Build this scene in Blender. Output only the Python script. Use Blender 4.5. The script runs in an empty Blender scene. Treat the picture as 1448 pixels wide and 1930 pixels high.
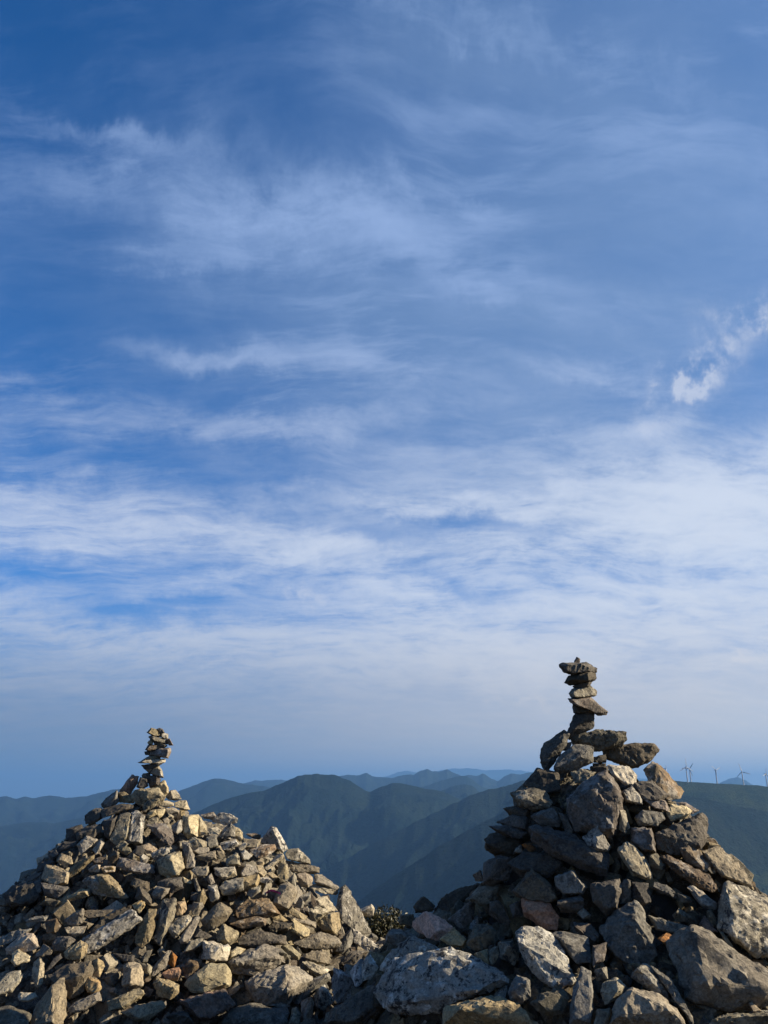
import bpy, bmesh, math, random
import numpy as np
from mathutils import Vector, Matrix, noise, Euler

R = math.radians
random.seed(7)
scene = bpy.context.scene
col = scene.collection

# ------------------------------------------------------------------ camera
CAMZ = 1.6
PITCH = R(20.1)
FPX = 1447.0                     # focal length in photograph pixels
cam_d = bpy.data.cameras.new('camera')
cam = bpy.data.objects.new('camera', cam_d)
col.objects.link(cam)
cam.location = (0, 0, CAMZ)
cam.rotation_euler = (math.pi / 2 + PITCH, 0, 0)
cam_d.sensor_fit = 'VERTICAL'
cam_d.sensor_height = 24.0
cam_d.lens = 24.0 * FPX / 1930.0
cam_d.clip_start = 0.05
cam_d.clip_end = 150000
scene.camera = cam

F_ = Vector((0, math.cos(PITCH), math.sin(PITCH)))
U_ = Vector((0, -math.sin(PITCH), math.cos(PITCH)))
R_ = Vector((1, 0, 0))
CAM = Vector((0, 0, CAMZ))


def ray(px, py):
    return (R_ * ((px - 724) / FPX) + U_ * ((965 - py) / FPX) + F_)


def at(px, py, Y):
    """point on the line of sight at forward distance Y"""
    d = ray(px, py)
    return CAM + d * (Y / d.y)


# ------------------------------------------------------------------ light
SUN_EL, SUN_AZ = R(26), R(90.5)        # azimuth clockwise from +Y (view direction)
sund = Vector((math.sin(SUN_AZ) * math.cos(SUN_EL), math.cos(SUN_AZ) * math.cos(SUN_EL), math.sin(SUN_EL)))
sl = bpy.data.lights.new('sun', 'SUN')
sl.energy = 5.0
sl.color = (1.0, 0.86, 0.65)
sl.angle = R(0.55)
so = bpy.data.objects.new('sun', sl)
col.objects.link(so)
so.rotation_euler = sund.to_track_quat('Z', 'Y').to_euler()
so.location = (20, 0, 20)

scene.view_settings.view_transform = 'Standard'
scene.view_settings.look = 'None'
scene.view_settings.gamma = 1
scene.view_settings.use_curve_mapping = False
scene.view_settings.exposure = 1.3
scene.cycles.volume_bounces = 1
scene.cycles.max_bounces = 5


# ------------------------------------------------------------------ node helper
class NT:
    def __init__(self, tree):
        self.t = tree
        tree.nodes.clear()

    def n(self, kind, **kw):
        nd = self.t.nodes.new(kind)
        ins = kw.pop('ins', {})
        for k, v in kw.items():
            setattr(nd, k, v)
        for k, v in ins.items():
            if hasattr(v, 'is_output') or isinstance(v, bpy.types.NodeSocket):
                self.t.links.new(v, nd.inputs[k])
            else:
                nd.inputs[k].default_value = v
        return nd

    def m(self, op, a, b=0.0, c=0.0, clamp=False):
        nd = self.n('ShaderNodeMath', operation=op, use_clamp=clamp, ins={0: a, 1: b, 2: c})
        return nd.outputs[0]

    def vm(self, op, a, b=(0, 0, 0)):
        return self.n('ShaderNodeVectorMath', operation=op, ins={0: a, 1: b}).outputs[0]

    def mix(self, f, a, b, blend='MIX'):
        nd = self.n('ShaderNodeMix', data_type='RGBA', blend_type=blend)
        for k, v in ((0, f), (6, a), (7, b)):
            if isinstance(v, bpy.types.NodeSocket):
                self.t.links.new(v, nd.inputs[k])
            else:
                if k and len(v) == 3:
                    v = (*v, 1)
                nd.inputs[k].default_value = v
        return nd.outputs[2]

    def noise(self, vec, scale, detail=4, rough=.55, dist=0.0):
        nd = self.n('ShaderNodeTexNoise', ins={'Scale': scale, 'Detail': detail, 'Roughness': rough, 'Distortion': dist})
        if vec is not None:
            self.t.links.new(vec, nd.inputs['Vector'])
        return nd

    def ramp(self, f, lo, hi, a=0.0, b=1.0):
        nd = self.n('ShaderNodeMapRange', ins={0: f, 1: lo, 2: hi, 3: a, 4: b})
        nd.interpolation_type = 'SMOOTHSTEP'
        return nd.outputs[0]

    def sep(self, v):
        return self.n('ShaderNodeSeparateXYZ', ins={0: v}).outputs

    def comb(self, x, y, z=0.0):
        return self.n('ShaderNodeCombineXYZ', ins={0: x, 1: y, 2: z}).outputs[0]


# ------------------------------------------------------------------ world: sky with thin high cloud
world = bpy.data.worlds.new('World')
scene.world = world
world.use_nodes = True
W = NT(world.node_tree)
sky = W.n('ShaderNodeTexSky', sky_type='NISHITA', sun_disc=False, sun_elevation=SUN_EL,
          sun_rotation=SUN_AZ, altitude=1500, air_density=1.0, dust_density=0.6, ozone_density=3.0)
dirv = W.n('ShaderNodeTexCoord').outputs['Generated']
dx, dy, dz = W.sep(dirv)
az = W.m('ARCTAN2', dx, dy)
ae = W.comb(az, dz)
zc = W.m('MAXIMUM', dz, -0.02)
den = W.m('ADD', zc, 0.26)
q = W.comb(W.m('DIVIDE', dx, den), W.m('DIVIDE', dy, den))

# bent coordinates so that every edge frays
wn = W.noise(q, 1.3, 4, .55)
wv = W.vm('SUBTRACT', wn.outputs['Color'], (.5, .5, .5))
qw = W.vm('ADD', q, W.vm('MULTIPLY', wv, (.34, .34, 0)))
wn2 = W.noise(ae, 4.0, 9, .66)
wv2 = W.vm('SUBTRACT', wn2.outputs['Color'], (.5, .5, .5))
aw = W.vm('ADD', ae, W.vm('MULTIPLY', wv2, (.26, .15, 0)))


def ae_of(px, py):
    d = ray(px, py).normalized()
    return Vector((math.atan2(d.x, d.y), d.z))


def blob(px, py, rx, ry, ang, amp, vec=None):
    """soft elliptical cloud field centred on the direction of (px, py)"""
    c = ae_of(px, py)
    a = R(ang)
    e1 = ae_of(px + math.cos(a) * rx * .5, py + math.sin(a) * rx * .5) - ae_of(px - math.cos(a) * rx * .5, py - math.sin(a) * rx * .5)
    e2 = ae_of(px - math.sin(a) * ry * .5, py + math.cos(a) * ry * .5) - ae_of(px + math.sin(a) * ry * .5, py - math.cos(a) * ry * .5)
    th = math.atan2(e1.y, e1.x)
    mp = W.n('ShaderNodeMapping', vector_type='TEXTURE')
    mp.inputs['Location'].default_value = (c.x, c.y, 0)
    mp.inputs['Rotation'].default_value = (0, 0, th)
    mp.inputs['Scale'].default_value = (max(e1.length, .005), max(e2.length, .005), 1)
    W.t.links.new(vec if vec is not None else aw, mp.inputs['Vector'])
    ln = W.n('ShaderNodeVectorMath', operation='DOT_PRODUCT')
    W.t.links.new(mp.outputs[0], ln.inputs[0])
    W.t.links.new(mp.outputs[0], ln.inputs[1])
    g = W.m('EXPONENT', W.m('MULTIPLY', ln.outputs['Value'], -1.3))
    return W.m('MULTIPLY', g, amp)


def total(lst):
    s = lst[0]
    for v in lst[1:]:
        s = W.m('ADD', s, v)
    return s


def fibre(ang, sx, sy, scale, det=6, rough=.6):
    mp = W.n('ShaderNodeMapping')
    mp.inputs['Rotation'].default_value = (0, 0, R(ang))
    mp.inputs['Scale'].default_value = (sx, sy, 1)
    W.t.links.new(qw, mp.inputs['Vector'])
    return W.noise(mp.outputs[0], scale, det, rough).outputs['Fac']


VEIL = [(1330, 260, 620, 560, 10, .62), (1000, 660, 640, 300, 12, .40), (1250, 880, 500, 200, -4, .35), (700, 980, 700, 160, 0, .22), (560, 430, 330, 150, 8, .16),
        (1300, 1000, 520, 260, 0, .40), (500, 1330, 2200, 110, 0, .50), (1200, 1280, 700, 150, 0, .36),
        (850, 60, 330, 110, 12, .30), (600, 640, 760, 160, 4, .22)]
CLOUD = [(590, 425, 250, 105, 8, 1.0), (690, 400, 110, 60, 35, .35), (450, 400, 210, 60, 5, .35), (210, 240, 170, 24, 15, .60), (190, 325, 190, 60, -6, .42),
         (880, 510, 190, 30, 20, .55), (340, 480, 170, 26, -4, .38), (880, 45, 170, 24, 14, .36),
         (400, 665, 160, 26, 8, .60), (90, 745, 160, 22, 6, .32), (520, 800, 330, 34, -3, .52), (760, 700, 260, 40, 8, .30),
         (890, 945, 210, 34, -3, .72), (1210, 805, 130, 26, -16, .52), (1120, 690, 150, 40, 12, .34),
         (1000, 850, 300, 50, -6, .40),
         (1340, 895, 300, 66, -6, 1.4), (1330, 1010, 360, 100, 2, 1.2), (1150, 960, 260, 60, -4, .35), (1010, 1040, 160, 26, -12, .55),
         (230, 1015, 330, 40, 3, .62), (620, 1040, 190, 42, 6, .70), (430, 1100, 170, 26, -14, .40),
         (60, 945, 220, 34, 4, .42), (1150, 1160, 480, 70, 0, .55), (760, 1140, 280, 50, 24, .50),
         (60, 1130, 160, 34, 3, .42), (260, 1205, 420, 30, 6, .72), (800, 1215, 420, 34, 4, .62), (1430, 360, 260, 110, 30, .20),
         (1180, 560, 300, 60, 14, .18), (760, 330, 70, 16, 52, .30), (880, 375, 60, 14, 35, .26), (1080, 60, 160, 18, 22, .22), (1280, 150, 120, 14, 30, .24), (1100, 700, 180, 20, 10, .32), (250, 310, 90, 20, 20, .25), (700, 940, 260, 24, 4, .3)]
CLOUD += [(1250, 1130, 520, 110, 0, .55), (1000, 1235, 700, 60, 0, .55), (300, 1270, 600, 40, 0, .35), (1400, 930, 200, 120, 0, .5)]
PUFF = [(1345, 685, 110, 36, -36, .95), (1300, 728, 60, 18, -30, .7), (1425, 602, 76, 28, 12, .85), (1240, 800, 60, 16, -20, .35), (1345, 1008, 60, 24, -20, .5),
        (1415, 1236, 36, 12, 0, 1.5), (590, 1130, 56, 22, 12, .7), (935, 1320, 44, 10, 0, 1.0), (1020, 1323, 44, 9, 6, 1.1), (1040, 1130, 30, 14, 0, .25)]
f1 = fibre(-24, 1.0, 2.7, 1.3, 11, .66)
f2 = fibre(14, 1.0, 3.2, 2.6, 11, .70)
f3 = fibre(-5, 1.0, 1.6, 9.0, 8, .68)
fib = W.m('ADD', W.m('MULTIPLY', f1, .5), W.m('MULTIPLY', f2, .5))
rdg = W.m('SUBTRACT', 1.0, W.m('MULTIPLY', W.m('ABSOLUTE', W.m('SUBTRACT', fibre(30, 1.0, 2.4, 3.4, 12, .68), .5)), 5.5), clamp=True)
rdg2 = W.m('SUBTRACT', 1.0, W.m('MULTIPLY', W.m('ABSOLUTE', W.m('SUBTRACT', fibre(-12, 1.0, 3.0, 2.3, 12, .66), .5)), 5.0), clamp=True)
strand = W.m('MULTIPLY', W.m('ADD', rdg, rdg2), .5)
fibm = W.m('ADD', W.m('MULTIPLY', W.ramp(fib, .42, .60), .58), W.m('MULTIPLY', W.m('MULTIPLY', strand, W.ramp(f3, .30, .62, .45, 1.25)), .62))
veil = total([blob(*b) for b in VEIL])
veil = W.m('MULTIPLY', veil, W.ramp(f1, .25, .70, .72, 1.18))
# the fibres go on outside the frame, so there is a weak base field everywhere
patch = W.ramp(W.noise(q, 1.7, 3, .5).outputs['Fac'], .40, .62)
streak = W.m('ADD', W.ramp(fibre(-38, 1.0, 4.2, 2.6, 12, .62), .50, .70), W.m('MULTIPLY', W.ramp(fibre(-20, 1.0, 3.4, 6.0, 12, .64), .48, .68), .6))
base = W.m('ADD', W.m('MULTIPLY', fibm, .10), W.m('MULTIPLY', W.m('MULTIPLY', streak, W.m('ADD', patch, .22)), .42))
low = W.m('MULTIPLY', W.ramp(dz, .52, .16), W.m('MULTIPLY', fibm, .50))
cl = total([blob(*b) for b in CLOUD])
cl = W.m('MULTIPLY', cl, W.m('ADD', W.m('MULTIPLY', fibm, .95), W.ramp(f3, .38, .62, .06, .38)))
cl = W.m('ADD', W.m('ADD', cl, base), low)
clear = total([blob(40, 0, 560, 230, 6, .80), blob(300, 1150, 300, 34, 6, .80), blob(880, 985, 170, 26, 4, .7), blob(180, 870, 280, 46, -4, .7), blob(60, 600, 260, 120, 0, .6),
               blob(60, 1075, 160, 34, 0, .7), blob(430, 900, 200, 30, 0, .5), blob(380, 600, 160, 50, 10, .5), blob(880, 1120, 110, 26, 20, .6), blob(700, 1010, 120, 22, 0, .5)])
keep = W.m('SUBTRACT', 1.0, clear, clamp=True)
cl = W.m('MULTIPLY', cl, keep)
veil = W.m('MULTIPLY', veil, W.m('ADD', W.m('MULTIPLY', keep, .6), .4))
fine = W.noise(ae, 26, 5, .62)
aw3 = W.vm('ADD', ae, W.vm('MULTIPLY', W.vm('SUBTRACT', fine.outputs['Color'], (.5, .5, .5)), (.12, .07, 0)))
pf = total([blob(*b, vec=aw3) for b in PUFF])
pf = W.m('MINIMUM', W.m('MULTIPLY', pf, W.ramp(fine.outputs['Fac'], .33, .66, .0, 1.35)), .95)

SKYS = 0.10
tint = W.mix(1.0, sky.outputs[0], (0.12, 0.88, 1.55), 'MULTIPLY')
tr = W.n('ShaderNodeMix', data_type='RGBA')
K = 1.0 / SKYS
c_veil = (0.225 * K, 0.345 * K, 0.56 * K)
# sunlit low cloud is whiter, the thin cloud overhead takes the blue of the sky behind
c_cloud = W.mix(W.ramp(dz, .62, .28), (0.33 * K, 0.47 * K, 0.77 * K), (0.74 * K, 0.80 * K, 0.91 * K))
c_puff = (0.72 * K, 0.76 * K, 0.86 * K)
c = W.mix(W.m('SUBTRACT', 1.0, W.m('EXPONENT', W.m('MULTIPLY', veil, -1.15))), tint, c_veil)
c = W.mix(W.m('MULTIPLY', W.m('SUBTRACT', 1.0, W.m('EXPONENT', W.m('MULTIPLY', cl, -1.05))), .95), c, c_cloud)
c = W.mix(W.m('MULTIPLY', pf, .62), c, c_puff)
# thick low air: greyer towards the horizon, brighter on the sun's side
hz = W.ramp(dz, .27, .015)
side = W.ramp(az, -.55, .55)
c_h = W.mix(side, (0.185 * K, 0.225 * K, 0.32 * K), (0.90 * K, 0.80 * K, 0.68 * K))
c = W.mix(W.m('MULTIPLY', hz, .86), c, c_h)
c = W.mix(1.0, c, (.82, .82, .82), 'MULTIPLY')
bg = W.n('ShaderNodeBackground', ins={'Color': c, 'Strength': 0.05})
ow = W.n('ShaderNodeOutputWorld')
W.t.links.new(bg.outputs[0], ow.inputs[0])


# ------------------------------------------------------------------ materials
def rock_material(name, c1, c2, c3, dark=.35, pale=.3, orange=0.0, band=.5, pale_col=(.46, .44, .38)):
    m = bpy.data.materials.new(name)
    m.use_nodes = True
    N = NT(m.node_tree)
    tc = N.n('ShaderNodeTexCoord').outputs['Object']
    rnd = N.n('ShaderNodeObjectInfo').outputs['Random']
    off = N.comb(N.m('MULTIPLY', rnd, 91.0), N.m('MULTIPLY', rnd, 47.0), N.m('MULTIPLY', rnd, 13.0))
    p = N.vm('ADD', tc, off)
    # bedding direction differs from stone to stone
    rot = N.n('ShaderNodeVectorRotate', rotation_type='AXIS_ANGLE')
    N.t.links.new(p, rot.inputs['Vector'])
    rot.inputs['Axis'].default_value = (.4, .8, .3)
    N.t.links.new(N.m('MULTIPLY', rnd, 6.28), rot.inputs['Angle'])
    pb = N.vm('MULTIPLY', rot.outputs[0], (7, 7, 46))
    nb = N.noise(pb, 1.0, 6, .62, .6).outputs['Fac']
    n1 = N.noise(p, 9, 6, .62).outputs['Fac']
    n2 = N.noise(p, 34, 7, .68).outputs['Fac']
    n3 = N.noise(p, 130, 4, .7).outputs['Fac']
    base = N.mix(N.ramp(n1, .34, .66), c1, c2)
    base = N.mix(N.m('MULTIPLY', N.ramp(nb, .40, .66), band), base, c3)
    base = N.mix(N.ramp(n2, .35, .70, 0, .5), base, c1)
    # pale crust lichen with ragged edges
    pm = N.m('MULTIPLY', N.ramp(N.m('ADD', N.m('MULTIPLY', n1, .45), N.m('MULTIPLY', N.noise(p, 24, 8, .72, .3).outputs['Fac'], .55)), .50, .58), pale)
    base = N.mix(pm, base, pale_col)
    # black crust
    dm = N.m('MULTIPLY', N.ramp(N.m('ADD', N.m('MULTIPLY', N.noise(p, 15, 5, .6).outputs['Fac'], .4), N.m('MULTIPLY', N.noise(p, 52, 6, .72).outputs['Fac'], .6)), .51, .58), dark)
    base = N.mix(dm, base, (.028, .026, .024))
    if orange > 0:
        om = N.m('MULTIPLY', N.ramp(N.noise(p, 12, 6, .66, .5).outputs['Fac'], .42, .56), orange)
        base = N.mix(om, base, (.34, .15, .045))
    vary = N.ramp(rnd, 0, 1, .70, 1.28)
    hs = N.n('ShaderNodeHueSaturation', ins={'Hue': .5, 'Saturation': N.ramp(N.m('FRACT', N.m('MULTIPLY', rnd, 7.3)), 0, 1, .6, 1.08), 'Value': vary, 'Color': base})
    grain = N.mix(.8, hs.outputs[0], N.mix(N.ramp(n3, .3, .7), (.55, .55, .55), (1.35, 1.35, 1.35)), 'MULTIPLY')
    hgt = total_m(N, [N.m('MULTIPLY', nb, .45), N.m('MULTIPLY', n2, .8), N.m('MULTIPLY', n3, .22), N.m('MULTIPLY', n1, .5)])
    bmp = N.n('ShaderNodeBump', ins={'Strength': .85, 'Distance': .012, 'Height': hgt})
    b = N.n('ShaderNodeBsdfPrincipled', ins={'Base Color': grain, 'Roughness': .88, 'Specular IOR Level': .25, 'Normal': bmp.outputs[0]})
    o = N.n('ShaderNodeOutputMaterial')
    N.t.links.new(b.outputs[0], o.inputs[0])
    return m


def total_m(N, lst):
    s = lst[0]
    for v in lst[1:]:
        s = N.m('ADD', s, v)
    return s


MAT = {
    't': rock_material('tan_stone', (0.254, 0.198, 0.112), (0.179, 0.137, 0.075), (0.113, 0.087, 0.051), .6, .45, pale_col=(0.338, 0.289, 0.187)),
    'w': rock_material('pale_stone', (0.352, 0.292, 0.181), (0.261, 0.211, 0.126), (0.183, 0.147, 0.087), .65, .7, pale_col=(0.394, 0.342, 0.229)),
    'g': rock_material('grey_stone', (0.151, 0.131, 0.090), (0.098, 0.085, 0.059), (0.063, 0.055, 0.039), .7, .55, pale_col=(0.267, 0.238, 0.171)),
    'd': rock_material('dark_stone', (0.094, 0.076, 0.051), (0.064, 0.052, 0.036), (0.042, 0.034, 0.024), .7, .3, pale_col=(0.176, 0.154, 0.108)),
    's': rock_material('speckled_stone', (0.204, 0.175, 0.117), (0.134, 0.114, 0.078), (0.085, 0.073, 0.050), 1.0, .95, pale_col=(0.380, 0.335, 0.241)),
    'r': rock_material('rusty_stone', (0.134, 0.077, 0.039), (0.098, 0.057, 0.030), (0.063, 0.039, 0.023), .6, .12, .6),
    'b': rock_material('brown_stone', (0.134, 0.098, 0.057), (0.091, 0.067, 0.040), (0.060, 0.044, 0.028), .65, .3, .06),
    'p': rock_material('pinkish_stone', (0.183, 0.134, 0.087), (0.126, 0.090, 0.060), (0.078, 0.057, 0.037), .75, .4, .04),
    'o': rock_material('ochre_stone', (0.310, 0.225, 0.108), (0.226, 0.158, 0.072), (0.155, 0.108, 0.051), .45, .4, .12, pale_col=(0.352, 0.289, 0.169)),
    'R': rock_material('orange_stone', (.56, .20, .045), (.42, .15, .035), (.20, .085, .035), .35, .1, .5),
    'L': rock_material('mottled_stone', (.27, .25, .20), (.20, .185, .15), (.13, .12, .10), .95, 1.0, pale_col=(.48, .455, .38)),
    'y': rock_material('lichened_stone', (.225, .185, .105), (.155, .13, .075), (.10, .085, .05), .65, .45, pale_col=(.31, .27, .165)),
}


def simple_material(name, color, rough=.9, noise_scale=None, color2=None, bump=0, spec=.2):
    m = bpy.data.materials.new(name)
    m.use_nodes = True
    N = NT(m.node_tree)
    b = N.n('ShaderNodeBsdfPrincipled', ins={'Base Color': (*color, 1), 'Roughness': rough, 'Specular IOR Level': spec})
    if noise_scale:
        tc = N.n('ShaderNodeTexCoord').outputs['Object']
        ns = N.noise(tc, noise_scale, 8, .62).outputs['Fac']
        N.t.links.new(N.mix(N.ramp(ns, .35, .65), color, color2), b.inputs['Base Color'])
        if bump:
            bp = N.n('ShaderNodeBump', ins={'Strength': 1.0, 'Distance': bump, 'Height': ns})
            N.t.links.new(bp.outputs[0], b.inputs['Normal'])
    o = N.n('ShaderNodeOutputMaterial')
    N.t.links.new(b.outputs[0], o.inputs[0])
    return m


M_soil = simple_material('soil', (.055, .048, .036), .95, 14, (.035, .03, .024), .02)
M_shaded_white = simple_material('turbine_shaded_white', (.34, .35, .37), .6)  # turbine white greyed down: their shaded look is put into the colour
M_stem = simple_material('stem', (.09, .07, .05), .9)
M_ribbon = simple_material('ribbon', (.22, .05, .16), .6, 30, (.16, .03, .12))


def leaf_material():
    m = bpy.data.materials.new('leaf')
    m.use_nodes = True
    N = NT(m.node_tree)
    g = N.n('ShaderNodeNewGeometry').outputs['Random Per Island']
    c_ = N.mix(g, (.016, .020, .007), (.062, .050, .014))
    b = N.n('ShaderNodeBsdfPrincipled', ins={'Base Color': c_, 'Roughness': .5, 'Specular IOR Level': .35})
    o = N.n('ShaderNodeOutputMaterial')
    N.t.links.new(b.outputs[0], o.inputs[0])
    return m


def forest_material(name, c1, c2, scale):
    m = bpy.data.materials.new(name)
    m.use_nodes = True
    N = NT(m.node_tree)
    tc = N.n('ShaderNodeNewGeometry').outputs['Position']
    n1 = N.noise(tc, scale, 6, .6).outputs['Fac']
    n2 = N.noise(tc, scale * 14, 6, .7).outputs['Fac']
    c_ = N.mix(N.ramp(n1, .38, .62), c1, c2)
    c_ = N.mix(.7, c_, N.mix(N.ramp(n2, .35, .65), (.35, .35, .35), (1.6, 1.6, 1.6)), 'MULTIPLY')
    bp = N.n('ShaderNodeBump', ins={'Strength': .9, 'Distance': 22.0, 'Height': n2})
    b = N.n('ShaderNodeBsdfPrincipled', ins={'Base Color': c_, 'Roughness': .95, 'Specular IOR Level': .05, 'Normal': bp.outputs[0]})
    o = N.n('ShaderNodeOutputMaterial')
    N.t.links.new(b.outputs[0], o.inputs[0])
    return m


M_leaf = leaf_material()
M_forest = forest_material('forest', (.004, .010, .009), (.008, .014, .010), .0035)


# ------------------------------------------------------------------ object helpers
def link(name, me, mat=None, parent=None, loc=None):
    o = bpy.data.objects.new(name, me)
    col.objects.link(o)
    if mat is not None and me is not None and not me.materials:
        me.materials.append(mat)
    if parent is not None:
        o.parent = parent
    if loc is not None:
        o.location = loc
    return o


def tag(o, label=None, cat=None, group=None, kind=None):
    if label:
        o['label'] = label
    if cat:
        o['category'] = cat
    if group:
        o['group'] = group
    if kind:
        o['kind'] = kind
    return o


def mesh_from(name, verts, faces, smooth=False):
    me = bpy.data.meshes.new(name)
    me.from_pydata([tuple(v) for v in verts], [], faces)
    if smooth:
        me.shade_smooth()
    me.update()
    return me


# ------------------------------------------------------------------ summit surface
YL, YR = 4.5, 3.15
AL = at(288, 1478, YL)
AR = at(1098, 1432, YR)
GZ = CAMZ - .80


LR = [(0, 0), (.11, .09), (.19, .185), (.35, .205), (.49, .225), (.60, .275), (.72, .31), (.84, .43), (1.09, .66), (1.28, .90), (1.8, 1.4)]
LO = [(0, 0), (.12, .06), (.22, .13), (.38, .215), (.50, .31), (.60, .42), (.71, .52), (.9, .67), (1.3, .95), (1.8, 1.3)]
RR = [(0, 0), (.20, .02), (.30, .06), (.42, .17), (.52, .29), (.66, .46), (.80, .62), (1.3, 1.2)]
RO = [(0, 0), (.14, .04), (.28, .13), (.38, .33), (.47, .52), (.60, .565), (.74, .62), (.9, .76), (1.2, 1.0)]


def interp(v, tab):
    for i in range(1, len(tab)):
        if v <= tab[i][0]:
            a, b = tab[i - 1], tab[i]
            return a[1] + (b[1] - a[1]) * (v - a[0]) / (b[0] - a[0])
    a, b = tab[-2], tab[-1]
    return b[1] + (v - b[0]) * (b[1] - a[1]) / (b[0] - a[0])


def h_surf(x, y):
    # ground of the summit
    g = GZ + .05 * math.sin(x * 1.3 + 1) * math.cos(y * .9) + .03 * math.sin(x * 3.1 + y * 2.2)
    g += .28 * max(0, min(1, (3.3 - y) / 1.6)) * max(0, min(1, (x + 1.6) / 1.6))
    if y > 6.0:
        g -= (y - 6.0) ** 1.25 * .55
    ax = abs(x)
    if ax > 4.5:
        g -= (ax - 4.5) ** 1.2 * .4
    if y < -4:
        g -= (-4 - y) ** 1.2 * .35
    # left cairn: broad cone, fuller on its right flank
    rx, ry = x - AL.x, y - AL.y
    r = math.hypot(rx, ry * .95)
    w = max(0.0, rx / (r + 1e-6)) ** 1.5
    zl = AL.z - w * interp(r, LR) - (1 - w) * interp(r, LO) + .025 * math.sin(rx * 5 + 1) * math.sin(ry * 4)
    # right cairn: steep stump
    sx, sy = x - AR.x, y - AR.y
    s = math.hypot(sx, sy)
    w = max(0.0, sx / (s + 1e-6)) ** 1.5
    zr = AR.z - w * interp(s, RR) - (1 - w) * interp(s, RO)
    m = max(g, zl, zr)
    return m


def hit(px, py, ymin=1.6, ymax=8.0):
    d = ray(px, py)
    d = d / d.y
    best, by = 1e9, ymin
    y = ymin
    while y < ymax:
        p = CAM + d * y
        dz_ = p.z - h_surf(p.x, p.y)
        if dz_ <= 0:
            lo, hi = y - .03, y
            for _ in range(8):
                mid = (lo + hi) / 2
                p = CAM + d * mid
                if p.z - h_surf(p.x, p.y) > 0:
                    lo = mid
                else:
                    hi = mid
            return hi
        if dz_ < best:
            best, by = dz_, y
        y += .03
    return by


# summit ground sheet: the dark bed under the loose stones, running on down the hillside
def grid_axis(a, b, fine_a, fine_b, fs, cs):
    out, v = [], a
    while v < b:
        out.append(v)
        if fine_a <= v < fine_b:
            v += fs
        else:
            v += min(cs, max(fs, fs + .16 * min(abs(v - fine_a), abs(v - fine_b))))
    out.append(b)
    return out


gx = grid_axis(-900, 900, -3.2, 3.2, .06, 60)
gy = grid_axis(-700, 900, 1.5, 7.0, .06, 60)
vs, fs_ = [], []
for y in gy:
    for x in gx:
        rr = math.hypot(x, y)
        if rr < 14:
            z = h_surf(x, y) - .22 + .03 * noise.noise((x * 6, y * 6, 3))
        if rr >= 9:
            far = GZ - 2.0 - max(0, rr - 9) * .52 + 6 * noise.noise((x * .012, y * .012, 0)) * min(1, (rr - 9) / 80)
            if rr < 14:
                t_ = (rr - 9) / 5
                z = z * (1 - t_) + far * t_
            else:
                z = far
        vs.append((x, y, z))
nx = len(gx)
for j in range(len(gy) - 1):
    for i in range(nx - 1):
        fs_.append((j * nx + i, j * nx + i + 1, (j + 1) * nx + i + 1, (j + 1) * nx + i))
summit = link('summit_ground', mesh_from('summit_ground', vs, fs_, True), M_soil)
tag(summit, 'dark stony ground of the summit under the loose rubble', kind='structure')


# ------------------------------------------------------------------ stones
def finish_rock(bm, size, seed, bevel=.045, cut=7, amp=.03, maxv=1500):
    bmesh.ops.dissolve_limit(bm, angle_limit=R(9), verts=bm.verts[:], edges=bm.edges[:])
    try:
        bmesh.ops.bevel(bm, geom=bm.edges[:], offset=bevel * size, segments=1, affect='EDGES', clamp_overlap=True, profile=.6)
    except Exception:
        pass
    bmesh.ops.triangulate(bm, faces=bm.faces[:])
    lim = size / cut
    for _ in range(4):
        es = [e for e in bm.edges if e.calc_length() > lim]
        if not es or len(bm.verts) > maxv:
            break
        bmesh.ops.subdivide_edges(bm, edges=es, cuts=1)
        bmesh.ops.triangulate(bm, faces=bm.faces[:])
    bmesh.ops.remove_doubles(bm, verts=bm.verts[:], dist=size * .008)
    bm.normal_update()
    rs = random.Random(seed)
    ax = Vector((rs.uniform(-1, 1), rs.uniform(-1, 1), rs.uniform(-1, 1))).normalized()
    o = Vector((rs.uniform(0, 90), rs.uniform(0, 90), 0))
    k = 1.0 / size
    for v in bm.verts:
        p = v.co * k
        pl = p + ax * (p.dot(ax) * 3.2)          # stretched: ledges along the bedding
        d = noise.noise(pl * 2.3 + o) * .9 + noise.noise(pl * 5.1 + o) * .65 + abs(noise.noise(p * 10.5 + o)) * .8 + noise.noise(p * 21 + o) * .5 - .25
        v.co += v.normal * (d * amp * size)
    return bm


def to_mesh(bm, name):
    me = bpy.data.meshes.new(name)
    bm.to_mesh(me)
    bm.free()
    me.shade_smooth()
    me.set_sharp_from_angle(angle=R(28))
    return me


def hull(pts):
    bm = bmesh.new()
    for p in pts:
        bm.verts.new(p)
    r = bmesh.ops.convex_hull(bm, input=bm.verts[:])
    junk = [g for g in r['geom_interior'] + r['geom_unused'] if isinstance(g, bmesh.types.BMVert)]
    if junk:
        bmesh.ops.delete(bm, geom=list(set(junk)), context='VERTS')
    loose = [v for v in bm.verts if not v.link_faces]
    if loose:
        bmesh.ops.delete(bm, geom=loose, context='VERTS')
    return bm


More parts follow.
